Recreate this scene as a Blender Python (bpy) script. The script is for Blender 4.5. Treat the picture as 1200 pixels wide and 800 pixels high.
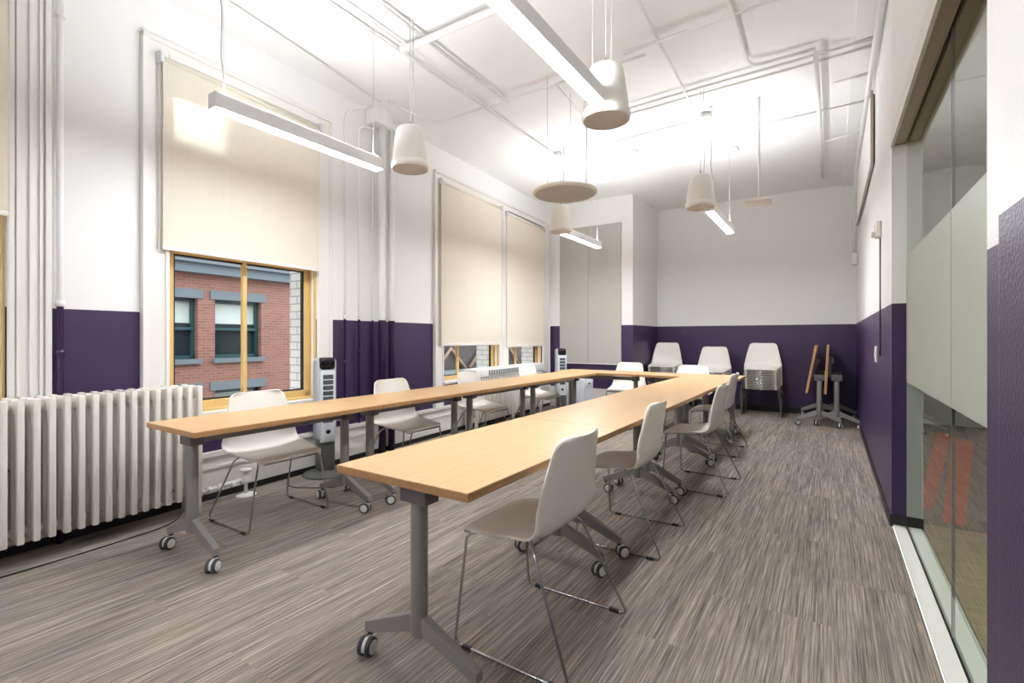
import bpy, bmesh, math, random
from mathutils import Vector, Matrix
random.seed(7)
for o in list(bpy.data.objects): bpy.data.objects.remove(o)
scn = bpy.context.scene
C = scn.collection
PI = math.pi

# ---------------------------------------------------------------- camera, world, exposure
cam_d = bpy.data.cameras.new('camera'); cam = bpy.data.objects.new('camera', cam_d); C.objects.link(cam)
cam.location = (0, 0, 1.24); cam.rotation_euler = (PI/2, 0, math.radians(33.2))
cam_d.lens = 570*36/1200; cam_d.sensor_width = 36; cam_d.shift_y = -4/1200; cam_d.clip_start = .02
scn.camera = cam
EXPOSURE = 0.36
SKY = 3.7
LAMP_DOWN = 112.0
LAMP_UP = 105.0
scn.view_settings.view_transform = 'Standard'; scn.view_settings.look = 'None'
scn.view_settings.gamma = 1; scn.view_settings.use_curve_mapping = False
scn.view_settings.exposure = EXPOSURE
w = bpy.data.worlds.new('sky'); scn.world = w; w.use_nodes = True
bg = w.node_tree.nodes['Background']; bg.inputs[0].default_value = (.86, .92, 1.0, 1); bg.inputs[1].default_value = SKY

# low sun, shaped to a patch on the near blind by an added roofline gap
TH = math.atan(.0594); DL = Vector((-math.sin(TH), math.cos(TH), 0)); NL = Vector((math.cos(TH), math.sin(TH), 0))
sd = bpy.data.lights.new('sun', 'SUN'); sun = bpy.data.objects.new('sun', sd); C.objects.link(sun)
sd.energy = 13.0; sd.color = (.74, .87, 1.0); sd.angle = .009
sun.rotation_euler = (NL-DL*.47-Vector((0, 0, .52))).to_track_quat('-Z', 'Y').to_euler(); sun.location = (-20, 10, 15)

# ---------------------------------------------------------------- materials
def lin(c):
    r = []
    for v in c:
        v /= 255
        r.append(v/12.92 if v <= .04045 else ((v+.055)/1.055)**2.4)
    return tuple(r)+(1,)
def mat(name, rgb, rough=.5, metal=0, spec=.5, bump=0, bscale=200, coat=0):
    m = bpy.data.materials.new(name); m.use_nodes = True; nt = m.node_tree
    b = nt.nodes['Principled BSDF']
    b.inputs['Base Color'].default_value = lin(rgb); b.inputs['Roughness'].default_value = rough
    b.inputs['Metallic'].default_value = metal; b.inputs['Specular IOR Level'].default_value = spec
    if coat: b.inputs['Coat Weight'].default_value = coat
    if bump:
        n = nt.nodes.new('ShaderNodeTexNoise'); n.inputs['Scale'].default_value = bscale; n.inputs['Detail'].default_value = 2
        g = nt.nodes.new('ShaderNodeNewGeometry'); nt.links.new(g.outputs['Position'], n.inputs['Vector'])
        bp = nt.nodes.new('ShaderNodeBump'); bp.inputs['Strength'].default_value = bump; bp.inputs['Distance'].default_value = .003
        nt.links.new(n.outputs['Fac'], bp.inputs['Height']); nt.links.new(bp.outputs['Normal'], b.inputs['Normal'])
    return m
def nd(nt, t, **k):
    n = nt.nodes.new(t)
    for a, v in k.items(): setattr(n, a, v)
    return n
def mth(nt, op, a, b=None, c=None):
    n = nd(nt, 'ShaderNodeMath', operation=op)
    for i, x in enumerate((a, b, c)):
        if x is None: continue
        if isinstance(x, (int, float)): n.inputs[i].default_value = x
        else: nt.links.new(x, n.inputs[i])
    return n.outputs[0]
def mixc(nt, fac, a, b, blend='MIX'):
    n = nd(nt, 'ShaderNodeMix', data_type='RGBA', blend_type=blend)
    if isinstance(fac, (int, float)): n.inputs[0].default_value = fac
    else: nt.links.new(fac, n.inputs[0])
    for i, x in ((6, a), (7, b)):
        if isinstance(x, tuple): n.inputs[i].default_value = x
        else: nt.links.new(x, n.inputs[i])
    return n.outputs[2]

WALLW = (241, 240, 239); PURPLE = (72, 48, 96)
def wall_mat(name, zp, rough=.55, bump=.35):
    """white wall paint over a purple dado whose border lies at height zp"""
    m = mat(name, WALLW, rough, bump=bump, bscale=130); nt = m.node_tree; b = nt.nodes['Principled BSDF']
    g = nd(nt, 'ShaderNodeNewGeometry'); s = nd(nt, 'ShaderNodeSeparateXYZ'); nt.links.new(g.outputs['Position'], s.inputs[0])
    n2 = nd(nt, 'ShaderNodeTexNoise'); n2.inputs['Scale'].default_value = 1.6; nt.links.new(g.outputs['Position'], n2.inputs['Vector'])
    f = mth(nt, 'LESS_THAN', s.outputs[2], zp)
    p = mixc(nt, n2.outputs['Fac'], lin((50, 33, 70)), lin((59, 41, 81)))
    col = mixc(nt, f, lin(WALLW), p)
    nt.links.new(col, b.inputs['Base Color'])
    nt.links.new(mth(nt, 'MULTIPLY_ADD', f, -.1, rough), b.inputs['Roughness'])
    return m
M = {}
M['wallL'] = wall_mat('paint_left', 1.42)
M['wallB'] = wall_mat('paint_back', 1.46)
M['wallR'] = wall_mat('paint_right', 1.468, .45, .6)
M['pipeL'] = wall_mat('pipe_paint', 1.43, .35, 0)
M['white'] = mat('white_paint', (236, 234, 230), .5, bump=.15, bscale=90)
M['ceil'] = mat('ceiling_paint', (246, 246, 246), .7, bump=.3, bscale=12)
M['trim'] = mat('trim_paint', (234, 231, 226), .35)
M['base'] = mat('baseboard_paint', (226, 222, 216), .35)
M['black'] = mat('black_rubber', (22, 21, 22), .5)
M['oak'] = mat('amber_wood', (222, 188, 124), .4)
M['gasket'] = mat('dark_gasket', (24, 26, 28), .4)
M['plastic'] = mat('white_plastic', (240, 235, 226), .32, bump=.05, bscale=900)
M['chrome'] = mat('chrome', (190, 190, 190), .16, 1)
M['steel'] = mat('grey_powder_coat', (140, 137, 136), .38, .25)
M['steeld'] = mat('dark_grey_bracket', (108, 104, 108), .45, .2)
M['hub'] = mat('caster_hub', (214, 212, 210), .35)
M['tire'] = mat('caster_tire', (62, 61, 64), .5)
M['pipe'] = mat('white_pipe', (238, 237, 234), .35)
M['radiator'] = mat('radiator_paint', (228, 222, 213), .3, bump=.2, bscale=60)
M['alu'] = mat('aluminium', (236, 235, 236), .4)
M['track'] = mat('beige_track', (170, 160, 142), .42, .35)
M['thresh'] = mat('threshold', (222, 220, 213), .45)
M['grille'] = mat('speaker_grille', (222, 214, 210), .7, bump=.8, bscale=600)
M['felt'] = None
M['wire'] = mat('cable', (200, 198, 196), .4)
M['red'] = mat('red_ink', (200, 40, 35), .5)
M['brass'] = mat('aged_metal', (120, 105, 95), .45, .6)
M['silverp'] = mat('silver_plastic', (190, 197, 206), .35, .15)
M['lightp'] = mat('light_grey_plastic', (212, 216, 220), .4)
M['gloss'] = mat('glossy_black', (12, 12, 14), .08)
M['darkgrey'] = mat('dark_grey_plastic', (92, 92, 90), .45)
M['vent'] = mat('vent_grey', (70, 78, 84), .5)

def wood(name, ca, cb, rough=.32, axis=1):
    m = mat(name, ca, rough); nt = m.node_tree; b = nt.nodes['Principled BSDF']
    tc = nd(nt, 'ShaderNodeTexCoord'); mp = nd(nt, 'ShaderNodeMapping')
    mp.inputs['Scale'].default_value = (60, 2.2, 60) if axis == 1 else (2.2, 60, 60)
    nt.links.new(tc.outputs['Object'], mp.inputs[0])
    n = nd(nt, 'ShaderNodeTexNoise'); n.inputs['Scale'].default_value = 1.4; n.inputs['Detail'].default_value = 5
    n.inputs['Roughness'].default_value = .65
    nt.links.new(mp.outputs[0], n.inputs['Vector'])
    r = nd(nt, 'ShaderNodeMapRange'); r.inputs[1].default_value = .35; r.inputs[2].default_value = .65
    nt.links.new(n.outputs['Fac'], r.inputs[0])
    nt.links.new(mixc(nt, r.outputs[0], lin(ca), lin(cb)), b.inputs['Base Color'])
    return m
M['top'] = wood('maple_laminate', (212, 176, 130), (199, 159, 110))
M['edge'] = wood('maple_edge', (186, 144, 98), (168, 124, 80), .4)

def carpet():
    m = bpy.data.materials.new('striped_carpet'); m.use_nodes = True; nt = m.node_tree; b = nt.nodes['Principled BSDF']
    g = nd(nt, 'ShaderNodeNewGeometry'); s = nd(nt, 'ShaderNodeSeparateXYZ'); nt.links.new(g.outputs['Position'], s.inputs[0])
    X, Y = s.outputs[0], s.outputs[1]
    # carpet planks half a metre wide and a metre long, staggered
    ix = mth(nt, 'FLOOR', mth(nt, 'DIVIDE', X, .5))
    sh = mth(nt, 'MULTIPLY', mth(nt, 'MODULO', mth(nt, 'ABSOLUTE', ix), 2), .5)
    iy = mth(nt, 'FLOOR', mth(nt, 'ADD', mth(nt, 'DIVIDE', Y, 1.0), sh))
    cid = nd(nt, 'ShaderNodeCombineXYZ'); nt.links.new(ix, cid.inputs[0]); nt.links.new(iy, cid.inputs[1])
    wn = nd(nt, 'ShaderNodeTexWhiteNoise'); nt.links.new(cid.outputs[0], wn.inputs['Vector'])
    def streak(sx, sy, k, det=3):
        c = nd(nt, 'ShaderNodeCombineXYZ')
        nt.links.new(mth(nt, 'MULTIPLY', X, sx), c.inputs[0])
        nt.links.new(mth(nt, 'MULTIPLY', Y, sy), c.inputs[1])
        nt.links.new(mth(nt, 'MULTIPLY', wn.outputs['Value'], k), c.inputs[2])
        n = nd(nt, 'ShaderNodeTexNoise'); n.inputs['Scale'].default_value = 1; n.inputs['Detail'].default_value = det
        n.inputs['Roughness'].default_value = .6
        nt.links.new(c.outputs[0], n.inputs['Vector']); return n.outputs['Fac']
    a = streak(120, 1.6, 40); f = streak(330, 5, 90, 2); h = streak(420, 300, 0, 1); l = streak(9, .8, 60, 2)
    v = mth(nt, 'ADD', mth(nt, 'MULTIPLY', a, .48), mth(nt, 'MULTIPLY', f, .50))
    v = mth(nt, 'ADD', v, mth(nt, 'MULTIPLY', h, .14)); v = mth(nt, 'ADD', v, mth(nt, 'MULTIPLY', l, .13))
    v = mth(nt, 'ADD', v, mth(nt, 'MULTIPLY', wn.outputs['Value'], .03))
    r = nd(nt, 'ShaderNodeMapRange'); r.inputs[1].default_value = .41; r.inputs[2].default_value = .84; nt.links.new(v, r.inputs[0])
    cr = nd(nt, 'ShaderNodeValToRGB'); e = cr.color_ramp.elements
    e[0].position = 0; e[0].color = lin((84, 80, 80)); e[1].position = 1; e[1].color = lin((222, 214, 205))
    for p, c in ((.3, (122, 117, 114)), (.52, (154, 148, 143)), (.72, (184, 177, 170))):
        x = e.new(p); x.color = lin(c)
    nt.links.new(r.outputs[0], cr.inputs[0])
    tint = nd(nt, 'ShaderNodeTexNoise'); tint.inputs['Scale'].default_value = 30
    c2 = nd(nt, 'ShaderNodeCombineXYZ'); nt.links.new(X, c2.inputs[0]); nt.links.new(mth(nt, 'MULTIPLY', Y, .05), c2.inputs[1])
    nt.links.new(c2.outputs[0], tint.inputs['Vector'])
    col = mixc(nt, tint.outputs['Fac'], lin((182, 181, 181)), lin((228, 213, 193)))
    nt.links.new(mixc(nt, .8, cr.outputs[0], col, 'MULTIPLY'), b.inputs['Base Color'])
    b.inputs['Roughness'].default_value = .95; b.inputs['Specular IOR Level'].default_value = .1
    bp = nd(nt, 'ShaderNodeBump'); bp.inputs['Strength'].default_value = .5; bp.inputs['Distance'].default_value = .004
    nt.links.new(v, bp.inputs['Height']); nt.links.new(bp.outputs[0], b.inputs['Normal'])
    return m
M['carpet'] = carpet()

def brickm(name, c1, c2, mortar, sw, sh, axis, mort=.012):
    """axis: world axes (h, v) given by direction vector of the wall"""
    m = mat(name, c1, .8); nt = m.node_tree; b = nt.nodes['Principled BSDF']
    g = nd(nt, 'ShaderNodeNewGeometry'); dp = nd(nt, 'ShaderNodeVectorMath', operation='DOT_PRODUCT')
    nt.links.new(g.outputs['Position'], dp.inputs[0]); dp.inputs[1].default_value = axis
    s = nd(nt, 'ShaderNodeSeparateXYZ'); nt.links.new(g.outputs['Position'], s.inputs[0])
    c = nd(nt, 'ShaderNodeCombineXYZ'); nt.links.new(dp.outputs['Value'], c.inputs[0]); nt.links.new(s.outputs[2], c.inputs[1])
    br = nd(nt, 'ShaderNodeTexBrick'); nt.links.new(c.outputs[0], br.inputs['Vector'])
    br.inputs['Color1'].default_value = lin(c1); br.inputs['Color2'].default_value = lin(c2); br.inputs['Mortar'].default_value = lin(mortar)
    br.inputs['Scale'].default_value = 1; br.inputs['Brick Width'].default_value = sw; br.inputs['Row Height'].default_value = sh
    br.inputs['Mortar Size'].default_value = mort; br.inputs['Bias'].default_value = 0
    n = nd(nt, 'ShaderNodeTexNoise'); n.inputs['Scale'].default_value = 2.5; n.inputs['Detail'].default_value = 4
    nt.links.new(g.outputs['Position'], n.inputs['Vector'])
    nt.links.new(mixc(nt, mth(nt, 'MULTIPLY', n.outputs['Fac'], .35), br.outputs['Color'], lin(mortar)), b.inputs['Base Color'])
    return m

def felt():
    m = mat('grey_felt', (176, 170, 162), .9, bump=.6, bscale=500); nt = m.node_tree; b = nt.nodes['Principled BSDF']
    n = nd(nt, 'ShaderNodeTexNoise'); n.inputs['Scale'].default_value = 28; n.inputs['Detail'].default_value = 6
    g = nd(nt, 'ShaderNodeNewGeometry'); nt.links.new(g.outputs['Position'], n.inputs['Vector'])
    nt.links.new(mixc(nt, n.outputs['Fac'], lin((176, 171, 165)), lin((190, 186, 180))), b.inputs['Base Color'])
    return m
M['felt'] = felt()

def emis(name, rgb, st):
    m = bpy.data.materials.new(name); m.use_nodes = True; nt = m.node_tree; nt.nodes.clear()
    o = nd(nt, 'ShaderNodeOutputMaterial'); e = nd(nt, 'ShaderNodeEmission'); e.inputs[0].default_value = lin(rgb); e.inputs[1].default_value = st
    nt.links.new(e.outputs[0], o.inputs[0]); return m
NEAR, FAR = .80, 1.2   # the near lamps are dimmed a little against the far ones
M['led_down'] = emis('led_down', (247, 250, 254), LAMP_DOWN*NEAR)
M['corridor_fill'] = emis('corridor_fill', (255, 250, 244), 5)  # glow of the fill light added in the corridor
M['led_down_far'] = emis('led_down_far', (247, 250, 254), LAMP_DOWN*FAR); M['led_up_far'] = emis('led_up_far', (247, 250, 254), LAMP_UP*FAR*.85)
M['led_up'] = emis('led_up', (247, 250, 254), LAMP_UP*NEAR)

def blind_mat():
    m = bpy.data.materials.new('roller_fabric'); m.use_nodes = True; nt = m.node_tree; nt.nodes.clear()
    o = nd(nt, 'ShaderNodeOutputMaterial'); d = nd(nt, 'ShaderNodeBsdfDiffuse'); t = nd(nt, 'ShaderNodeBsdfTranslucent')
    g = nd(nt, 'ShaderNodeNewGeometry'); n = nd(nt, 'ShaderNodeTexNoise'); mp = nd(nt, 'ShaderNodeMapping')
    mp.inputs['Scale'].default_value = (40, 40, .6); nt.links.new(g.outputs['Position'], mp.inputs[0]); nt.links.new(mp.outputs[0], n.inputs['Vector'])
    n.inputs['Scale'].default_value = 1
    c = mixc(nt, n.outputs['Fac'], lin((246, 240, 225)), lin((250, 246, 234)))
    nt.links.new(c, d.inputs[0]); nt.links.new(c, t.inputs[0])
    mx = nd(nt, 'ShaderNodeMixShader'); mx.inputs[0].default_value = .36
    nt.links.new(d.outputs[0], mx.inputs[1]); nt.links.new(t.outputs[0], mx.inputs[2]); nt.links.new(mx.outputs[0], o.inputs[0])
    return m
M['blind'] = blind_mat()
def glass_mat(name, tint, ior=1.45):
    m = bpy.data.materials.new(name); m.use_nodes = True; nt = m.node_tree; nt.nodes.clear()
    o = nd(nt, 'ShaderNodeOutputMaterial'); a = nd(nt, 'ShaderNodeBsdfTransparent'); a.inputs[0].default_value = tint
    gl = nd(nt, 'ShaderNodeBsdfGlossy'); gl.inputs['Roughness'].default_value = .01
    fr = nd(nt, 'ShaderNodeFresnel'); fr.inputs[0].default_value = ior
    ge = nd(nt, 'ShaderNodeNewGeometry')   # only the outer face of the pane mirrors
    fc = mth(nt, 'MULTIPLY', fr.outputs[0], mth(nt, 'SUBTRACT', 1.0, ge.outputs['Backfacing']))
    mx = nd(nt, 'ShaderNodeMixShader'); nt.links.new(fc, mx.inputs[0])
    nt.links.new(a.outputs[0], mx.inputs[1]); nt.links.new(gl.outputs[0], mx.inputs[2]); nt.links.new(mx.outputs[0], o.inputs[0])
    return m
M['glass'] = glass_mat('window_glass', (.95, .97, .97, 1), 1.25)
M['pglass'] = glass_mat('partition_glass', (.88, .93, .89, 1), 1.35)
def frost_mat():
    m = bpy.data.materials.new('frosted_film'); m.use_nodes = True; nt = m.node_tree; nt.nodes.clear()
    o = nd(nt, 'ShaderNodeOutputMaterial'); d = nd(nt, 'ShaderNodeBsdfDiffuse'); t = nd(nt, 'ShaderNodeBsdfTranslucent'); gl = nd(nt, 'ShaderNodeBsdfGlossy')
    d.inputs[0].default_value = lin((200, 203, 191)); t.inputs[0].default_value = lin((204, 206, 194)); gl.inputs['Roughness'].default_value = .35
    m1 = nd(nt, 'ShaderNodeMixShader'); m1.inputs[0].default_value = .4; nt.links.new(d.outputs[0], m1.inputs[1]); nt.links.new(t.outputs[0], m1.inputs[2])
    m2 = nd(nt, 'ShaderNodeMixShader'); m2.inputs[0].default_value = .08; nt.links.new(m1.outputs[0], m2.inputs[1]); nt.links.new(gl.outputs[0], m2.inputs[2])
    nt.links.new(m2.outputs[0], o.inputs[0]); return m
M['frost'] = frost_mat()

# ---------------------------------------------------------------- mesh helpers
I4 = Matrix.Identity(4)
class MB:
    """collects shapes; build() links them as one mesh object"""
    def __init__(s, frame=None): s.bm = bmesh.new(); s.mats = []; s.f = frame
    def mi(s, m):
        if m not in s.mats: s.mats.append(m)
        return s.mats.index(m)
    def v(s, p):
        return s.bm.verts.new(s.f(*p) if s.f else p)
    def face(s, vs, k, smooth=False):
        try: fc = s.bm.faces.new(vs)
        except ValueError: return
        fc.material_index = k; fc.smooth = smooth
    def box(s, a, b, m, T=None):
        k = s.mi(m); P = []
        for z in (a[2], b[2]):
            for x, y in ((a[0], a[1]), (b[0], a[1]), (b[0], b[1]), (a[0], b[1])):
                p = Vector((x, y, z)); p = T @ p if T else p
                P.append(s.v(tuple(p)))
        for q in ((3, 2, 1, 0), (4, 5, 6, 7), (0, 1, 5, 4), (1, 2, 6, 5), (2, 3, 7, 6), (3, 0, 4, 7)): s.face([P[i] for i in q], k)
        return s
    def rbox(s, a, b, m, r=.01, T=None, seg=3):
        """box with bevelled edges"""
        t = bmesh.new(); bmesh.ops.create_cube(t, size=1)
        for v in t.verts:
            v.co = Vector(((a[i]+b[i])/2 + v.co[i]*(b[i]-a[i]) for i in range(3)))
        bmesh.ops.bevel(t, geom=t.edges[:], offset=r, segments=seg, affect='EDGES', profile=.5)
        k = s.mi(m); mp = {}
        for v in t.verts:
            p = T @ v.co if T else v.co
            mp[v] = s.v(tuple(p))
        for f in t.faces: s.face([mp[v] for v in f.verts], k, True)
        t.free(); return s
    def tube(s, pts, r, m, n=10, cap=True, closed=False):
        k = s.mi(m); pts = [Vector(p) for p in pts]; rings = []
        N = len(pts); up = None
        for i, p in enumerate(pts):
            if closed: d = pts[(i+1) % N]-pts[i-1]
            else: d = pts[min(i+1, N-1)]-pts[max(i-1, 0)]
            d.normalize()
            if up is None: up = Vector((0, 0, 1)) if abs(d.z) < .9 else Vector((1, 0, 0))
            x = d.cross(up).normalized(); y = x.cross(d).normalized(); up = y
            rr = r[i] if isinstance(r, (list, tuple)) else r
            rings.append([s.v(tuple(p+x*math.cos(2*PI*j/n)*rr+y*math.sin(2*PI*j/n)*rr)) for j in range(n)])
        for i in range(N if closed else N-1):
            A, B = rings[i], rings[(i+1) % N]
            for j in range(n): s.face([A[j], A[(j+1) % n], B[(j+1) % n], B[j]], k, True)
        if cap and not closed: s.face(rings[0][::-1], k); s.face(rings[-1], k)
        return s
    def lathe(s, prof, m, n=32, T=None, cap=True):
        """prof: list of (r, z) or (r, z, material)"""
        k = s.mi(m); rings = []
        for r, z in prof:
            ring = []
            for j in range(n):
                p = Vector((r*math.cos(2*PI*j/n), r*math.sin(2*PI*j/n), z)); p = T @ p if T else p
                ring.append(s.v(tuple(p)))
            rings.append(ring)
        for A, B in zip(rings, rings[1:]):
            for j in range(n): s.face([A[j], A[(j+1) % n], B[(j+1) % n], B[j]], k, True)
        if cap: s.face(rings[0][::-1], k); s.face(rings[-1], k)
        return s
    def prism(s, poly, a, b, m, axis=1, T=None):
        """poly of 2-D points extruded along axis from a to b"""
        k = s.mi(m); R = []
        for c in (a, b):
            ring = []
            for p, q in poly:
                P = [(c, p, q), (p, c, q), (p, q, c)][axis]
                P = Vector(P); P = T @ P if T else P; ring.append(s.v(tuple(P)))
            R.append(ring)
        n = len(poly)
        for j in range(n): s.face([R[0][j], R[0][(j+1) % n], R[1][(j+1) % n], R[1][j]], k)
        s.face(R[0][::-1], k); s.face(R[1], k); return s
    def build(s, name, parent=None, bevel=0, loc=None, autosmooth=True):
        bmesh.ops.recalc_face_normals(s.bm, faces=s.bm.faces[:])
        me = bpy.data.meshes.new(name); s.bm.to_mesh(me); s.bm.free()
        for m in s.mats: me.materials.append(m)
        o = bpy.data.objects.new(name, me); C.objects.link(o)
        if parent: o.parent = parent
        if loc: o.location = loc
        if bevel:
            md = o.modifiers.new('bevel', 'BEVEL'); md.width = bevel; md.segments = 2; md.limit_method = 'ANGLE'; md.harden_normals = False
        return o
def tag(o, label, cat, group=None, kind=None):
    if label: o['label'] = label
    if cat: o['category'] = cat
    if group: o['group'] = group
    if kind: o['kind'] = kind
    return o
def struct(o): o['kind'] = 'structure'; return o
def thing(name, label, cat, loc=(0, 0, 0), rz=0, group=None):
    o = bpy.data.objects.new(name, None); C.objects.link(o); o.location = loc; o.rotation_euler = (0, 0, rz); o.empty_display_size = .1
    return tag(o, label, cat, group)
def copy_tree(o, parent=None):
    c = o.copy(); C.objects.link(c)
    if parent: c.parent = parent
    for ch in list(o.children): copy_tree(ch, c)
    return c
def fillet(pts, r, n=6):
    """polyline with rounded corners"""
    P = [Vector(p) for p in pts]; out = [P[0]]
    for i in range(1, len(P)-1):
        a, b, c = P[i-1], P[i], P[i+1]; u = (a-b); w = (c-b)
        d = min(r, u.length*.49, w.length*.49); p0 = b+u.normalized()*d; p1 = b+w.normalized()*d
        for k in range(n+1):
            t = k/n; out.append(p0*(1-t)**2+b*2*t*(1-t)+p1*t*t)
    out.append(P[-1]); return out

# ---------------------------------------------------------------- the room
YB, YN, ZC, XR = 9.3, -4.2, 3.66, .34
TH = math.atan(.0594); DL = Vector((-math.sin(TH), math.cos(TH), 0)); NL = Vector((math.cos(TH), math.sin(TH), 0))
def LW(s, off, z):
    """left wall frame: s along the wall, off out into the room"""
    p = Vector((-3.895, 0, 0))+DL*s+NL*off; return (p.x, p.y, z)
YBUMP = 7.93; XBUMP = -2.77

fl = MB(); fl.box((-5.6, YN-.2, -.1), (.345, YB+.1, 0), M['carpet']); struct(fl.build('floor'))
ce = MB(); ce.box((-4.88, YN-.2, ZC), (3.2, YB+.1, ZC+.15), M['ceil'])
struct(ce.build('ceiling'))
so = MB(); so.box((.16, YN, ZC-.03), (XR, YB, ZC), M['ceil']); struct(so.build('trim_1'))

# left wall with window openings
OPEN = [(-1.1, .74, .68, 3.25), (1.57, 2.84, .68, 3.22), (4.76, 6.14, .66, 3.22), (6.40, 7.62, .66, 3.22)]
wl = MB(LW); wm = M['wallL']; T0, T1 = -.13, 0
prev = YN-.2
for a, b, z0, z1 in OPEN:
    wl.box((prev, T0, 0), (a, T1, ZC), wm)
    wl.box((a, T0, 0), (b, T1, z0), wm); wl.box((a, T0, z1), (b, T1, ZC), wm); prev = b
wl.box((prev, T0, 0), (YB+.1, T1, ZC), wm)
struct(wl.build('wall_left'))
# glazed white brick outer skin of our own building
M['wbrick'] = brickm('white_glazed_brick', (244, 244, 240), (236, 238, 234), (168, 168, 164), .2, .075, tuple(NL), .005)
oz = MB(LW); wm = M['wbrick']; T0, T1 = -.42, -.131; prev = YN-.2
for a, b, z0, z1 in OPEN:
    a -= .0; b += .02
    oz.box((prev, T0, -5), (a, T1, ZC+.3), wm)
    oz.box((a, T0, -5), (b, T1, z0-.03), wm); oz.box((a, T0, z1), (b, T1, ZC+.3), wm); prev = b
oz.box((prev, T0, -5), (YB+2, T1, ZC+.3), wm)
struct(oz.build('wall_outside'))
# back wall, bump-out, right wall, wall behind the camera
b = MB(); b.box((-5.6, YB, 0), (.5, YB+.1, ZC), M['wallB']); struct(b.build('wall_back'))
b = MB(); b.box((-4.9, YBUMP, 0), (XBUMP, YB, ZC), M['wallB']); struct(b.build('wall_bump'))
b = MB()
b.box((XR, 4.07, 0), (.418, YB, ZC), M['wallR'])
b.box((.418, 4.071, 0), (.50, YB, ZC), M['white'])
b.box((XR, 1.73, 2.53), (.50, 4.07, ZC), M['white'])
b.box((XR, YN, 0), (.50, 1.73, ZC), M['wallR'])
struct(b.build('wall_right'))
# pilaster with a rounded corner on the near right wall
r = .035; poly = [(XR, -1.2), (.262, -1.2)]+[(.262+r-r*math.cos(t*PI/12), 1.285-r+r*math.sin(t*PI/12)) for t in range(7)]+[(XR, 1.285)]
b = MB(); b.prism(poly, 0, ZC, M['wallR'], axis=2); struct(b.build('wall_pilaster'))
b = MB(); b.box((-5.6, YN-.1, 0), (.5, YN, ZC), M['wallB']); struct(b.build('wall_front'))

# baseboards
b = MB(LW)
for a, c in ((YN, YBUMP),):
    b.box((a, 0, .05), (c, .022, .345), M['base']); b.box((a, 0, .33), (c, .045, .365), M['base'])
    b.box((a, .0, .235), (c, .034, .255), M['base']); b.box((a, 0, .0), (c, .03, .05), M['black'])
struct(b.build('baseboard_left'))
b = MB(); b.box((XBUMP, YB-.015, 0), (XR, YB, .1), M['black']); struct(b.build('baseboard_back'))
b = MB(); b.box((-4.4, YBUMP-.022, 0), (XBUMP, YBUMP, .36), M['base']); struct(b.build('baseboard_bump'))
b = MB(); b.box((XR-.012, 4.07, 0), (XR, YB, .06), M['black']); b.box((XR-.012, 4.058, 0), (.50, 4.071, .075), M['black'])
b.box((XR-.01, 1.29, 0), (XR, 1.73, .06), M['black']); struct(b.build('baseboard_right'))

# casings
def casing(n, s0, s1, z1, i0, i1, it):
    b = MB(LW)
    for a, c in ((s0, i0), (i1, s1)):
        b.box((a, 0, .365), (c, .03, z1), M['trim']); lo = a if a == s0 else c-.03
        b.box((lo, .03, .365), (lo+.03, .048, z1), M['trim'])
        hi = c-.025 if a == s0 else a
        b.box((hi, .03, .365), (hi+.025, .04, it), M['trim'])
    b.box((i0, 0, it), (i1, .03, z1), M['trim']); b.box((s0, 0, z1-.035), (s1, .055, z1), M['trim'])
    b.box((i0, 0, it), (i1, .04, it+.025), M['trim'])
    return struct(b.build('trim_%d' % n, bevel=.004))
casing(2, 1.40, 2.99, 3.35, 1.57, 2.84, 3.24)
casing(3, 4.56, 7.90, 3.35, 4.74, 7.64, 3.24)
casing(4, -1.3, .93, 3.35, -1.1, .745, 3.27)
b = MB(LW)
for q in (.775, .83, .875): b.box((q, .03, .9), (q+.016, .042, 3.3), M['trim'])
struct(b.build('trim_7', bevel=.003))
b = MB(LW); b.box((6.14, .0, .365), (6.40, .03, 3.24), M['trim']); b.box((6.2, .03, .365), (6.34, .045, 3.24), M['trim']); struct(b.build('trim_5', bevel=.004))
b = MB(LW)
for a, c in ((1.55, 2.86), (4.72, 7.66), (-1.1, .76)): b.box((a, -.12, .645), (c, .075, .68), M['trim'])
struct(b.build('trim_6', bevel=.006))

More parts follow.
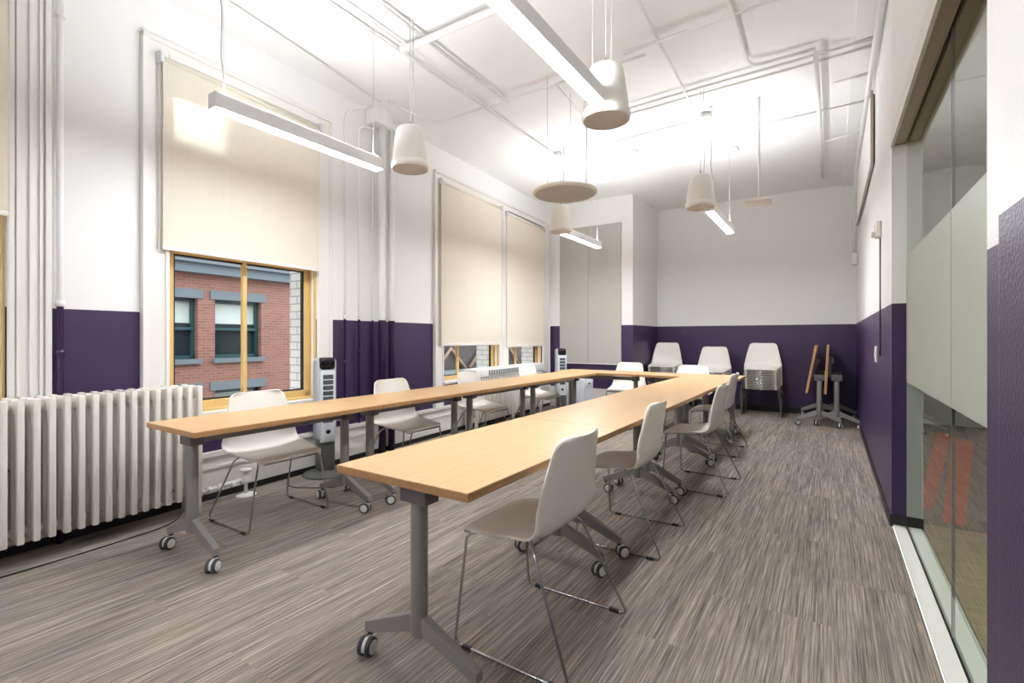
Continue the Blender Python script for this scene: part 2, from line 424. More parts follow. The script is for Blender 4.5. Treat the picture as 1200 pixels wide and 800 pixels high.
# windows
def window(n, a, b_, z0, z1, mull, zc):
    e = bpy.data.objects.new('window_%d' % n, None); C.objects.link(e); struct(e); e.location = LW((a+b_)/2, -.1, z0)
    inv = Matrix.Translation(-e.location)
    def fr(s, o, z): return tuple(inv @ Vector(LW(s, o, z)))
    f = MB(fr)
    y0, y1 = -.128, -.085
    f.box((a, y0, z0), (a+.085, y1, z1), M['oak']); f.box((b_-.07, y0, z0), (b_, y1, z1), M['oak'])
    f.box((a, y0, z0), (b_, y1, z0+.075), M['oak']); f.box((a, y0, z1-.06), (b_, y1, z1), M['oak'])
    f.box((a, y0, zc), (b_, y1, zc+.05), M['oak'])
    f.build('frame', e, bevel=.004)
    j = MB(fr); j.box((b_-.012, -.085, z0), (b_, -.005, z1), M['oak']); j.box((b_-.02, -.05, z0), (b_, -.028, z1), M['trim'])
    j.box((a, -.085, z0), (a+.012, -.005, z1), M['oak']); j.box((a, -.085, z0), (b_, -.0, z0+.014), M['oak'])
    j.build('jamb_liner', e)
    g = MB(fr)
    for q0, q1, h0, h1 in ((a+.085, b_-.07, z0+.075, zc),):
        t = .012
        g.box((q0, -.125, h0), (q0+t, -.095, h1), M['gasket']); g.box((q1-t, -.125, h0), (q1, -.095, h1), M['gasket'])
        g.box((q0, -.125, h1-t), (q1, -.095, h1), M['gasket']); g.box((q0, -.125, h0), (q1, -.095, h0+t), M['gasket'])
    g.build('gasket', e)
    m = MB(fr)
    for s in mull: m.box((s-.018, -.124, z0+.075), (s+.018, -.088, zc), M['oak'])
    m.build('mullion', e, bevel=.003)
    p = MB(fr); p.box((a+.08, -.112, z0+.07), (b_-.065, -.106, z1-.05), M['glass']); p.build('pane', e)
window(1, 1.57, 2.84, .68, 3.22, [2.20], 1.868)
window(2, 4.76, 6.14, .66, 3.22, [5.22], 1.5)
window(3, 6.40, 7.62, .66, 3.22, [6.85], 1.5)
window(4, -1.1, .74, .68, 3.25, [-.3], 1.8)

# glazed sliding partition on the right
d = bpy.data.objects.new('door_1', None); C.objects.link(d); struct(d); d.location = (.42, 2.9, 0)
def dfr(x, y, z): return (x-.42, y-2.9, z)
b = MB(dfr); b.box((.346, 1.73, 0.001), (.412, 4.058, .012), M['thresh']); b.box((.432, 1.73, 0.001), (.50, 4.058, .012), M['thresh'])
b.box((.412, 1.73, 0.001), (.432, 4.058, .005), M['black']); b.build('threshold', d)
b = MB(dfr); b.box((.334, 1.73, 2.50), (.350, 4.07, 2.60), M['thresh']); b.box((.350, 1.73, 2.515), (.412, 4.07, 2.53), M['track'])
b.box((.432, 1.73, 2.515), (.5, 4.07, 2.53), M['track']); b.box((.412, 1.73, 2.524), (.432, 4.07, 2.53), M['black'])
b.box((.350, 1.73, 2.505), (.356, 4.07, 2.516), M['track']); b.box((.404, 1.73, 2.508), (.411, 4.07, 2.516), M['track']); b.build('header_track', d)
for a, c in ((1.74, 2.655), (2.665, 4.055)):
    b = MB(dfr); b.box((.417, a, .008), (.427, c, 2.523), M['pglass']); g = b.build('glass_panel', d)
    b = MB(dfr); b.box((.4145, a, .955), (.4165, c, 1.765), M['frost']); b.build('frosted_film', g)
b = MB(dfr); b.box((.4165, 2.656, .01), (.4275, 2.664, 2.52), M['steeld']); b.build('panel_joint', d)

# corridor beyond the glass
M['orange'] = mat('orange_carpet', (206, 98, 62), .9, bump=.4, bscale=300)
M['plank'] = wood('corridor_planks', (176, 152, 112), (140, 116, 82), .4, axis=0)
b = MB(); b.box((.50, -1, -.1), (3.2, 9.3, 0), M['carpet']); struct(b.build('floor_corridor'))
b = MB(); b.box((.51, -1, .001), (3.1, 4.2, .006), M['plank']); tag(b.build('plank_flooring'), None, None, kind='structure')
b = MB(); b.box((3.0, -1, 0), (3.1, 9.3, ZC), M['white']); b.box((.5, 9.2, 0), (3.1, 9.3, ZC), M['white']); b.box((.5, -1.1, 0), (3.1, -1, ZC), M['white'])
struct(b.build('wall_corridor'))

# ---------------------------------------------------------------- tables
ZT = .757
def caster(parent, x, y, ang, name='caster'):
    b = MB(); T = Matrix.Rotation(ang, 4, 'Z')
    R = Matrix.Rotation(PI/2, 4, 'X')
    for sgn in (-1, 1):
        W = T @ Matrix.Translation((0.024, sgn*.017, .037)) @ R
        b.lathe([(.030, -.010), (.036, -.006), (.036, .006), (.030, .010)], M['tire'], 20, W)
        W2 = T @ Matrix.Translation((0.024, sgn*.028, .037)) @ R
        b.lathe([(.026, -.003), (.026, .001), (.02, .003)] if sgn < 0 else [(.02, -.003), (.026, -.001), (.026, .003)], M['hub'], 20, W2)
    # hood between the wheels
    hood = [(.024+.031*math.cos(a), .037+.034*math.sin(a)) for a in [math.radians(q) for q in range(-20, 201, 20)]]
    b.prism(hood, -.0065, .0065, M['hub'], axis=1, T=T)
    b.tube([(.004, 0, .05), (0, 0, .078)], .009, M['hub'], 10); b.tube([(0, 0, .074), (0, 0, .10)], .012, M['tire'], 12)
    o = b.build(name, parent, loc=(x, y, 0)); return o
def t_leg(parent, y, half=.262, angs=(0.6, 2.2)):
    b = MB(); m = M['steel']
    # oval column
    ring = [(.019*math.cos(t*PI/10)*(1.15), .030*math.sin(t*PI/10)) for t in range(20)]
    k = b.mi(m); R = []
    for z in (.155, .16, .66):
        f = .94 if z == .155 else 1
        R.append([b.v((px*f*1.5, y+py*f, z)) for px, py in ring])
    for A, B in zip(R, R[1:]):
        for j in range(20): b.face([A[j], A[(j+1) % 20], B[(j+1) % 20], B[j]], k, True)
    b.face(R[0], k); b.face(R[-1], k)
    # arms
    for s in (-1, 1):
        P = [(s*.012, .232), (s*.03, .230), (s*(half+.016), .122), (s*(half+.016), .086), (s*(half-.02), .088), (s*.012, .170)]
        b.prism(P, y-.017, y+.017, m, axis=1)
    o = b.build('leg', parent, bevel=.003)
    h = MB(); h.rbox((-.064, y-.037, .643), (.064, y+.037, ZT-.03), M['steeld'], .006); h.box((-.012, y-.0365, .70), (.016, y-.034, .716), M['gasket'])
    h.build('bracket', o)
    for s, a in ((-1, angs[0]), (1, angs[1])): caster(o, s*half, y, a)
    return o
def table(label, L, W, loc, rz=0, group='tables joined into one long run', seed=0, near=None):
    """origin on the floor at the middle of the near end, length along +y"""
    random.seed(seed+11)
    t = thing('folding_table', label, 'table', loc, rz, group)
    b = MB(); h = W/2
    b.box((-h, .002, ZT-.003), (h, L-.002, ZT), M['top']); b.box((-h, .002, ZT-.03), (h, L-.002, ZT-.003), M['edge'])
    b.build('tabletop', t, bevel=.0015)
    b = MB(); b.box((-.025, .10, ZT-.107), (.025, L-.10, ZT-.060), M['steel']); b.build('beam', t, bevel=.002)
    for y in (.118, L-.118): t_leg(t, y, angs=near if near and y < .2 else (random.uniform(0, 6.28), random.uniform(0, 6.28)))
    return t
Ls = [1.186, 2.448, 3.70, 4.93, 6.295]
xl = -3.003; wl_ = .57
for i, lab in enumerate(['maple folding table at the near end of the left row, by the radiator',
                         'maple folding table second from the near end in the row along the windows',
                         'maple folding table third from the near end in the row along the windows',
                         'maple folding table in the left row next to the far corner of the U']):
    table(lab, Ls[i+1]-Ls[i], wl_, (xl, Ls[i], 0), 0, 'tables of the left row', i, (-1.2, -1.0) if i == 0 else None)
Rs = [1.187, 2.508, 3.83, 5.10, 6.30]
for i, lab in enumerate(['maple folding table nearest the camera at the front of the middle row',
                         'maple folding table second from the near end in the middle row',
                         'maple folding table third from the near end in the middle row',
                         'maple folding table at the far end of the middle row, meeting the cross tables']):
    table(lab, Rs[i+1]-Rs[i], .635, (-1.26, Rs[i], 0), 0, 'tables of the middle row', 10+i, (-1.3, -1.6) if i == 0 else None)
# cross tables at the far end of the U: length along x
table('maple folding table of the far cross row, in the corner by the purifier', 1.24, .59, (-2.145, 6.60, 0), PI/2, 'tables of the far cross row', 21)
table('maple folding table of the far cross row, ending by the chair stacks', 1.24, .59, (-.905, 6.60, 0), PI/2, 'tables of the far cross row', 22)

def folded(label, x0, tilt, xt, loc, seed):
    random.seed(seed)
    t = thing('folded_table', label, 'table', loc, 0, 'folded tables by the back wall')
    L = 1.22
    T = Matrix.Translation((xt, 0, .80)) @ Matrix.Rotation(PI/2+tilt, 4, 'Y')
    b = MB(); h = .335
    b.box((-h, 0, -.014), (h, L, .013), M['edge'], T); b.box((-h, 0, -.017), (h, L, -.014), M['top'], T); b.build('tabletop', t, bevel=.0015)
    b = MB()
    for y in (.13, L-.13):
        b.box((-.16, y-.02, .014), (.10, y+.02, .05), M['steeld'], T); b.rbox((-.15, y-.03, .05), (-.09, y+.03, .075), M['steeld'], .005, T)
    b.build('hinge_plate', t)
    b = MB(); b.box((-.025, .13, ZT-.12), (.025, L-.13, ZT-.075), M['steeld']); b.build('beam', t)
    for y in (.13, L-.13):
        o = t_leg(t, y, .245, (random.uniform(0, 6), random.uniform(0, 6)))
    return t
folded('folded table with upright top near the chair stack, the left one of the pair', 0, .17, -.09, (-.13, 7.93, 0), 5)
folded('folded table with upright top standing next to the right wall', 0, .05, -.115, (.075, 7.97, 0), 8)

# ---------------------------------------------------------------- chairs
def shell():
    # side profile from the front lip to the top of the back: (x, z, half width)
    prof = [(.272, .440, .212), (.262, .454, .224), (.235, .463, .234), (.18, .462, .242), (.11, .457, .250), (.04, .453, .258), (-.015, .452, .265),
            (-.052, .456, .270), (-.084, .468, .273), (-.107, .487, .273), (-.124, .514, .270), (-.135, .548, .264), (-.143, .59, .256), (-.150, .63, .248), (-.158, .68, .238),
            (-.169, .745, .221), (-.181, .80, .207), (-.188, .83, .196), (-.191, .845, .180), (-.193, .852, .161), (-.194, .855, .144)]
    b = MB(); k = b.mi(M['plastic']); N = 18; rows = []
    # Catmull-Rom refinement
    P = []
    for i in range(len(prof)-1):
        p0 = prof[max(i-1, 0)]; p1 = prof[i]; p2 = prof[i+1]; p3 = prof[min(i+2, len(prof)-1)]
        for t in (0, .5):
            P.append(tuple(.5*((2*b1)+(-a+c)*t+(2*a-5*b1+4*c-d)*t*t+(-a+3*b1-3*c+d)*t**3) for a, b1, c, d in zip(p0, p1, p2, p3)))
    P.append(prof[-1])
    for x, z, hw in P:
        row = []
        up = min(max((z-.458)/.12, 0), 1); front = min(max((x-.0)/.2, 0), 1)
        for j in range(N+1):
            q = -1+2*j/N; e = abs(q)
            xx = x+up*.040*e**2.2 + (1-up)*0; zz = z+(1-up)*(.030*(1-front)*e**2.5 - .010*front*(1-e**2)*0 - .012*front*e**6)
            row.append(b.v((xx, hw*q, zz)))
        rows.append(row)
    for A, B in zip(rows, rows[1:]):
        for j in range(N): b.face([A[j], A[j+1], B[j+1], B[j]], k, True)
    o = b.build('seat_shell')
    md = o.modifiers.new('thick', 'SOLIDIFY'); md.thickness = .008; md.offset = 0
    return o
def make_chair(label):
    t = thing('sled_chair', label, 'chair')
    s = shell(); s.parent = t
    for sg in (-1, 1):
        pts = [(.12, sg*.10, .438), (.215, sg*.205, .440), (.250, sg*.225, .425), (.262, sg*.288, .0085), (-.255, sg*.288, .0085), (-.065, sg*.212, .412), (-.045, sg*.19, .434), (0.03, sg*.10, .438)]
        b = MB(); b.tube(fillet(pts, .035), .0062, M['chrome'], 10); lg = b.build('sled_leg', t)
        for x in (-.19, .20):
            g = MB(); g.rbox((x-.022, sg*.288-.0085, 0), (x+.022, sg*.288+.0085, .0165), M['black'], .003); g.build('floor_glide', lg)
    b = MB(); b.tube([(.267, -.20, .427), (.267, .20, .427)], .0065, M['chrome'], 8); b.tube([(-.045, -.19, .434), (-.045, .19, .434)], .0055, M['chrome'], 8)
    b.rbox((-.01, -.11, .430), (.14, .11, .446), M['lightp'], .004); b.build('under_frame', t)
    return t
proto = make_chair('white sled chair nearest the camera, tucked at the front middle-row table')
first = [True]
def chair(x, y, rz, label, group, z=0):
    o = proto if first[0] else copy_tree(proto); first[0] = False
    o.location = (x, y, z); o.rotation_euler = (0, 0, rz); o['label'] = label; o['group'] = group; return o
g = 'chairs on the right side of the middle row'
chair(-1.01, 1.81, PI, 'white sled chair nearest the camera, its back turned, at the middle row', g)
chair(-1.04, 2.985, PI+.02, 'white sled chair second from the camera on the aisle side of the middle row', g)
chair(-.905, 4.355, PI-.02, 'white sled chair third from the camera on the aisle side, pulled out a little', g)
chair(-1.03, 5.77, PI, 'white sled chair farthest from the camera on the aisle side of the middle row', g)
g = 'chairs between the left row and the windows'
chair(-3.30, 1.93, 0, 'white sled chair at the near left-row table, beside the cast-iron radiator', g)
chair(-3.28, 3.18, 0, 'white sled chair in front of the purple wall with the vertical pipes', g)
chair(-3.36, 4.44, 0.04, 'white sled chair below the middle window, just before the fine-ribbed radiator', g)
chair(-3.40, 5.80, -.04, 'white sled chair at the left row in front of the fine-ribbed radiator', g)
g = 'chairs behind the far cross row'
chair(-2.64, 7.28, -PI/2, 'white sled chair behind the cross row, below the grey fabric panels', g)
chair(-1.63, 7.03, -PI/2, 'white sled chair at the head of the middle row, facing the camera', g)
def stack(x, y, n, dz, where, group):
    words = ['second', 'third', 'fourth', 'fifth', 'sixth', 'seventh', 'eighth', 'ninth', 'tenth', 'eleventh', 'twelfth', 'thirteenth', 'fourteenth']
    for i in range(n):
        if i == n-1: lab = 'white sled chair on top of the %s stack by the back wall' % where
        elif i == 0: lab = 'white sled chair at the bottom of the %s stack, standing on the carpet' % where
        else: lab = 'white sled chair %s from the top of the %s stack by the back wall' % (words[n-2-i], where)
        chair(x, y-.0065*i, -PI/2, lab, group, z=dz*i)
stack(-2.47, 8.86, 15, .0215, 'left', 'chairs of the left stack')
stack(-1.67, 8.86, 12, .0215, 'middle', 'chairs of the middle stack')
stack(-.92, 8.86, 15, .0215, 'right', 'chairs of the right stack')

# ---------------------------------------------------------------- radiators
def cast_radiator(name, label, s0, n, pitch, z0, z1, o0, o1, wsec, legs, cols=3):
    base = Vector(LW(s0+n*pitch/2, (o0+o1)/2, 0)); e = thing(name, label, 'radiator', base)
    def fr(s, o, z): p = LW(s, o, z); return (p[0]-base.x, p[1]-base.y, z)
    b = MB(fr)
    dep = (o1-o0); cw = dep/cols*.62
    def sect(b, leg):
        for c in range(cols):
            oc = o0+cw/2+(dep-cw)*c/(cols-1)
            b.rbox((-wsec/2, oc-cw/2, z0), (wsec/2, oc+cw/2, z1-.012*abs(c-(cols-1)/2)*0), M['radiator'], min(wsec*.2, .008), None, 2)
        for za, zb in ((z1-.085, z1-.004), (z0+.005, z0+.07)):
            b.rbox((-wsec/2*.9, o0+.01, za), (wsec/2*.9, o1-.01, zb), M['radiator'], wsec*.28, None, 2)
        if leg:
            for oc in (o0+.03, o1-.03): b.rbox((-wsec*.45, oc-.022, 0), (wsec*.45, oc+.022, z0+.05), M['radiator'], .006, None, 1)
    for i in range(n):
        sc = s0+pitch*(i+.5)
        def f2(s, o, z, sc=sc): return fr(s+sc, o, z)
        q = MB(f2); sect(q, i in legs)
        q.build('section', e)
    b.tube([(s0+.02, (o0+o1)/2, z1-.05), (s0+n*pitch-.02, (o0+o1)/2, z1-.05)], .024, M['radiator'], 10)
    b.tube([(s0+.02, (o0+o1)/2, z0+.045), (s0+n*pitch-.02, (o0+o1)/2, z0+.045)], .024, M['radiator'], 10)
    b.tube([(s0+.02, (o0+o1)/2, (z0+z1)/2), (s0+n*pitch-.02, (o0+o1)/2, (z0+z1)/2)], .008, M['brass'], 8)
    b.build('connecting_pipe', e)
    return e, fr
e1, fr1 = cast_radiator('cast_iron_radiator', 'large off-white cast-iron radiator below the left windows with thick flat columns', .235, 22, .0655, .125, .905, .06, .30, .031, (0, 21))
e2r, fr2r = cast_radiator('ribbed_radiator', 'white fine-ribbed radiator below the two far windows behind the left row', 5.15, 34, .058, .10, .79, .06, .27, .034, (0, 17, 33))
base = Vector(LW(5.15+17*.058, .165, 0))
def fr2(s, o, z): p = LW(s, o, z); return (p[0]-base.x, p[1]-base.y, z)
b = MB(fr2); b.rbox((5.12, .045, .70), (7.14, .285, .822), M['pipe'], .018); b.build('top_cover', e2r)
b = MB(fr2)
for k in range(26): b.box((5.42+k*.045, .284, .722), (5.445+k*.045, .288, .796), M['vent'])
b.build('grille', e2r)
b = MB(fr2); b.rbox((5.105, .10, .715), (5.122, .24, .80), M['silverp'], .006); b.rbox((5.085, .15, .735), (5.108, .19, .775), M['gloss'], .006); b.build('control_knob', e2r)
# valve and supply pipe of the near radiator
e = thing('radiator_valve', 'white radiator valve with round floor plate beside the cast-iron radiator', 'valve', LW(2.06, .15, 0))
def vf(s, o, z): p = LW(2.06+s, .15+o, z); q = LW(2.06, .15, 0); return (p[0]-q[0], p[1]-q[1], z)
b = MB(); b.lathe([(.075, 0), (.075, .008), (.03, .016)], M['pipe'], 24); b.build('floor_plate', e)
b = MB(vf); b.tube([(0, 0, .01), (0, 0, .18)], .014, M['pipe']); b.tube([(-.33, 0, .11), (0, 0, .13)], .017, M['pipe'])
for s in (-.30, -.22, -.12, -.04): b.tube([(s, 0, .113), (s+.03, 0, .116)], .026, M['pipe'], 8)
b.rbox((-.03, -.03, .10), (.03, .03, .165), M['pipe'], .012); b.build('pipe', e)
b = MB(); b.lathe([(.012, .18), (.04, .188), (.045, .20), (.04, .212), (.012, .216)], M['pipe'], 14); b.build('handwheel', e)

# ---------------------------------------------------------------- tower fans, purifier
def tower(label, x, y, h, rz):
    t = thing('tower_fan', label, 'fan', (x, y, 0), rz, 'tower fans')
    b = MB(); b.lathe([(.155, 0), (.16, .008), (.15, .02), (.06, .035), (.05, .06)], M['darkgrey'], 36); b.build('base', t)
    b = MB(); b.rbox((-.07, -.075, .32), (.06, .075, h-.01), M['silverp'], .035, None, 4); b.build('housing', t)
    b = MB(); b.rbox((.035, -.055, .30), (.072, .055, h-.125), M['lightp'], .012)
    for k in range(9):
        z = .48+k*(h-.63)/9
        b.box((.0715, -.038, z), (.0735, .038, z+(h-.63)/9-.010), M['vent'])
    b.lathe([(.0, .0), (.018, .0), (.018, .004), (0, .004)], M['gloss'], 16, Matrix.Translation((.072, 0, .40)) @ Matrix.Rotation(PI/2, 4, 'Y'), cap=False)
    b.build('front_grille', t)
    b = MB(); b.rbox((-.02, -.06, h-.12), (.075, .06, h-.004), M['gloss'], .03, None, 4); b.build('control_panel', t)
    b = MB(); b.rbox((-.05, -.062, .04), (.055, .062, .34), M['darkgrey'], .02); b.build('stem', t)
    t.scale = (1.2, 1.2, 1)
    return t
tower('silver tower fan with glossy black top beside the near window and purple wall', -3.86, 2.78, 1.07, -.3)
tower('silver tower fan in the far corner, left of the grey fabric panels', -3.72, 7.16, 1.075, -.8)
t = thing('air_purifier', 'boxy white air purifier on the floor in the far corner under the panels', 'air purifier', (-3.50, 7.45, 0), -.25)
b = MB(); b.rbox((-.17, -.13, .02), (.17, .13, .56), M['lightp'], .02); b.build('housing', t)
b = MB(); b.rbox((-.15, -.10, 0), (.15, .10, .03), M['darkgrey'], .004); b.build('base', t)
b = MB(); b.rbox((.172, -.09, .46), (.18, .09, .53), M['lightp'], .003); b.box((.18, -.02, .48), (.182, .02, .505), M['gloss']); b.build('handle_panel', t)
t = thing('panel_heater', 'slim white upright panel standing between the far tower fan and purifier', 'heater', (-3.62, 7.36, 0), -.3)
b = MB(); b.rbox((-.045, -.12, .03), (.045, .12, .50), M['plastic'], .02); b.build('housing', t)
b = MB(); b.box((-.06, -.10, 0), (.06, -.06, .03), M['darkgrey']); b.box((-.06, .06, 0), (.06, .10, .03), M['darkgrey']); b.build('foot', t)

# ---------------------------------------------------------------- fabric panels, wall panel
for x0, x1, lab in ((-4.13, -3.572, 'grey felt wall panel, the left of the pair near the window corner'),
                    (-3.566, -2.965, 'grey felt wall panel, the right of the pair next to the purple corner')):
    b = MB(); b.box((x0, YBUMP-.03, .80), (x1, YBUMP-.001, 3.205), M['felt']); o = b.build('fabric_panel', bevel=.004)
    tag(o, lab, 'wall panel', 'grey fabric panels')
b = MB(); b.box((-4.15, YBUMP-.034, .785), (-2.95, YBUMP-.001, .80), M['alu']); tag(b.build('panel_rail'), 'thin metal rail under the grey felt panels', 'rail')
t = thing('display_board', 'long white framed board high on the right wall, seen edge-on', 'board', (XR, 6.9, 2.83))
b = MB(); b.box((-.030, -1.4, 0), (-.018, 1.45, .65), M['white']); b.build('board', t, bevel=.003)
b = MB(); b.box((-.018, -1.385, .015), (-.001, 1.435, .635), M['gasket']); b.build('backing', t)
b = MB(); b.box((-.034, -1.41, -.012), (-.012, 1.46, 0), M['track']); b.box((-.034, -1.412, -.012), (-.012, -1.4, .66), M['track']); b.build('frame', t)

# ---------------------------------------------------------------- roller blinds
def blind(label, s0, s1, z0, z1, off=.062, group='roller blinds'):
    base = Vector(LW((s0+s1)/2, off, z1)); e = thing('roller_blind', label, 'blind', base, 0, group)
    def fr(s, o, z): p = LW(s, o, z); return (p[0]-base.x, p[1]-base.y, z-base.z)
    b = MB(fr); b.box((s0+.015, off-.0015, z0+.02), (s1-.015, off+.0015, z1-.02), M['blind']); b.build('fabric', e)
    b = MB(fr); b.tube([(s0+.01, off-.012, z1-.02), (s1-.01, off-.012, z1-.02)], .024, M['blind'], 14); b.build('roller', e)
    b = MB(fr); b.rbox((s0+.012, off-.006, z0), (s1-.012, off+.006, z0+.028), M['trim'], .004); b.build('bottom_bar', e)
    for s in (s0, s1):
        b = MB(fr); b.rbox((s-.012, off-.058, z1-.055), (s+.012, off+.03, z1+.02), M['lightp'], .005); b.build('bracket', e)
    b = MB(fr)
    c = s0-.006
    b.tube([(c, off+.01, z1-.03), (c, off+.01, z0-.0)], .0028, M['wire'], 6); b.tube([(c, off-.02, z1-.03), (c, off-.02, z0-.0)], .0028, M['wire'], 6)
    b.build('pull_chain', e)
blind('cream roller blind drawn halfway above the brick-building view', 1.50, 2.83, 1.862, 3.225)
blind('cream roller blind on the middle window, the left of the far pair', 4.64, 6.13, 1.14, 3.235)
blind('cream roller blind on the farthest window next to the corner', 6.27, 7.60, 1.10, 3.19)
blind('cream roller blind cut off by the left edge of the photo', -1.02, .75, 1.925, 3.25)

# ---------------------------------------------------------------- pipes on the left wall
def pipe(name, label, cat, pts, r, m, frame=None, group=None, collars=(), fil=.0):
    base = Vector(frame(*pts[0]) if frame else pts[0])
    P = [Vector(frame(*p) if frame else p)-base for p in pts]
    if fil: P = fillet(P, fil)
    b = MB(); b.tube(P, r, m, 12)
    for c in collars:
        q = Vector(frame(*c) if frame else c)-base
        b.tube([q-Vector((0, 0, .02)), q+Vector((0, 0, .02))], r*1.35, m, 12)
    o = b.build(name, loc=base); return tag(o, label, cat, group)
pipe('wall_pipe', 'vertical pipe in the narrow purple bay left of the near window', 'pipe', [(.965, .05, .0), (.965, .05, ZC)], .017, M['pipeL'], LW, collars=[(.965, .05, 1.45), (.965, .05, 1.15), (.965, .05, 3.2)])
pipe('wall_conduit', 'thin conduit left of the pipes right of the near window, bending under the ceiling', 'conduit', [(3.15, .03, .37), (3.15, .03, 3.52), (3.33, .16, 3.59)], .011, M['pipeL'], LW, collars=[(3.15, .03, 2.45), (3.15, .03, 1.45), (3.15, .03, 1.0)], fil=.15)
pipe('wall_conduit', 'thin conduit next to the thick riser pipes, bending under the ceiling', 'conduit', [(3.33, .035, .37), (3.33, .035, 3.42), (3.50, .06, 3.45)], .013, M['pipeL'], LW, collars=[(3.33, .035, 2.45), (3.33, .035, 1.1)], fil=.15)
pipe('riser_pipe', 'thicker riser pipe with collar, the left of the two beside the window bay', 'pipe', [(3.60, .09, .0), (3.60, .09, ZC-.0)], .040, M['pipeL'], LW)
pipe('riser_pipe', 'riser pipe just right of the thickest one on the purple wall', 'pipe', [(3.77, .065, .0), (3.77, .065, ZC-.13)], .036, M['pipeL'], LW)
pipe('wall_conduit', 'very thin conduit running close against the left riser pipe', 'conduit', [(3.52, .03, .37), (3.52, .03, ZC-.1)], .009, M['pipeL'], LW)
b = MB(LW); b.rbox((3.45, .0, ZC-.17), (3.68, .17, ZC-.001), M['pipe'], .015); tag(b.build('junction_box'), 'white junction box at the ceiling above the riser pipes', 'junction box')
b = MB(LW); b.rbox((3.05, .0, .43), (3.13, .05, .56), M['lightp'], .008); tag(b.build('outlet_box'), 'white outlet box low on the wall behind the left row', 'outlet')

# ---------------------------------------------------------------- conduits on the ceiling
zc = 3.62
def cp(label, pts, r=.011, fil=.0, z=zc, name='ceiling_conduit', m=None):
    pipe(name, label, 'conduit', [(x, y, z) if len(p_) == 2 else p_ for p_ in pts for x, y in [p_[:2]]], r, m or M['pipe'], None, 'conduits on the ceiling', fil=fil)
cp('thin ceiling conduit running above the near window to the junction box', [(-3.50, -1), (-3.56, 1.7), (-3.80, 3.38)], .008)
cp('long ceiling conduit running lengthwise, the left of the parallel pair', [(-2.99, -1), (-3.0, 5.62)], .012)
cp('long ceiling pipe running lengthwise beside the thinner conduit', [(-2.88, -1), (-2.90, 2.8), (-3.05, 5.8)], .010)
cp('wide flat ceiling conduit lengthwise above the left lamp row', [(-2.62, -1), (-2.72, 4.1)], .016)
cp('thick white pipe crossing the ceiling above the near pendant lamps', [(-2.92, 2.82), (-1.0, 2.85)], .028, z=3.58)
cp('ceiling conduit that leaves the junction box and bends across the room', [(-3.72, 3.42), (-3.72, 4.05), (-1.3, 4.03)], .012, fil=.2)
cp('thin ceiling conduit crossing to the box above the far speaker', [(-2.95, 5.65), (-1.17, 5.55)], .010)
cp('long thin conduit crossing the whole ceiling to the right wall', [(-3.0, 6.15), (.30, 6.02)], .009)
cp('upper conduit of the close pair crossing to the right wall', [(-1.8, 4.88), (.33, 4.80)], .012)
cp('lower conduit of the close pair crossing to the right wall', [(-1.8, 5.00), (.33, 4.92)], .012)
cp('ceiling conduit coming from the near ceiling and bending into the close pair', [(-.58, 1.0), (-.60, 4.72), (-.1, 4.72)], .014, fil=.16)
cp('ceiling pipe crossing diagonally above the aisle', [(-1.45, 3.92), (.1, 3.86)], .014)
cp('short straight pipe lengthwise along the ceiling near the right wall', [(-.10, 4.75), (-.09, 8.5)], .020, z=3.60)
cp('thin conduit lengthwise between the lamp rows', [(-1.14, 3.2), (-1.19, 5.4)], .010)
cp('thin ceiling cable branching toward the hanging disc', [(-2.15, 4.03), (-2.22, 4.9)], .007)
cp('short conduit stub near the right wall below the close pair', [(.02, 5.45), (.33, 5.42)], .012)
cp('short conduit stub near the right wall far back', [(-.05, 7.0), (.33, 6.9)], .010)
pipe('wall_conduit', 'white pipe running along the top of the right wall down to a box', 'conduit', [(.30, 1.2, 3.60), (.30, 7.9, 3.56), (.30, 8.75, 3.30), (.30, 8.85, 2.45)], .022, M['pipe'], None, fil=.3)
b = MB(); b.rbox((.27, 8.80, 2.33), (.34, 8.90, 2.5), M['pipe'], .01); tag(b.build('junction_box'), 'small white box at the lower end of the right-wall pipe', 'junction box')
for (x, y), lab in (((-2.98, 5.64), 'round junction box at the left end of the crossing conduit'), ((-1.12, 5.52), 'round junction box above the far speaker'),
                    ((-2.12, 6.12), 'small ceiling box on the long thin conduit above the disc'), ((-1.02, 6.7), 'small ceiling rosette over the far right lamp'),
                    ((-2.86, 6.75), 'small ceiling rosette over the far left lamp')):
    b = MB(); b.lathe([(.05, 0), (.055, .01), (.055, .05), (.04, .06)], M['pipe'], 20); tag(b.build('ceiling_box', loc=(x, y, ZC-.06)), lab, 'junction box', 'ceiling boxes')

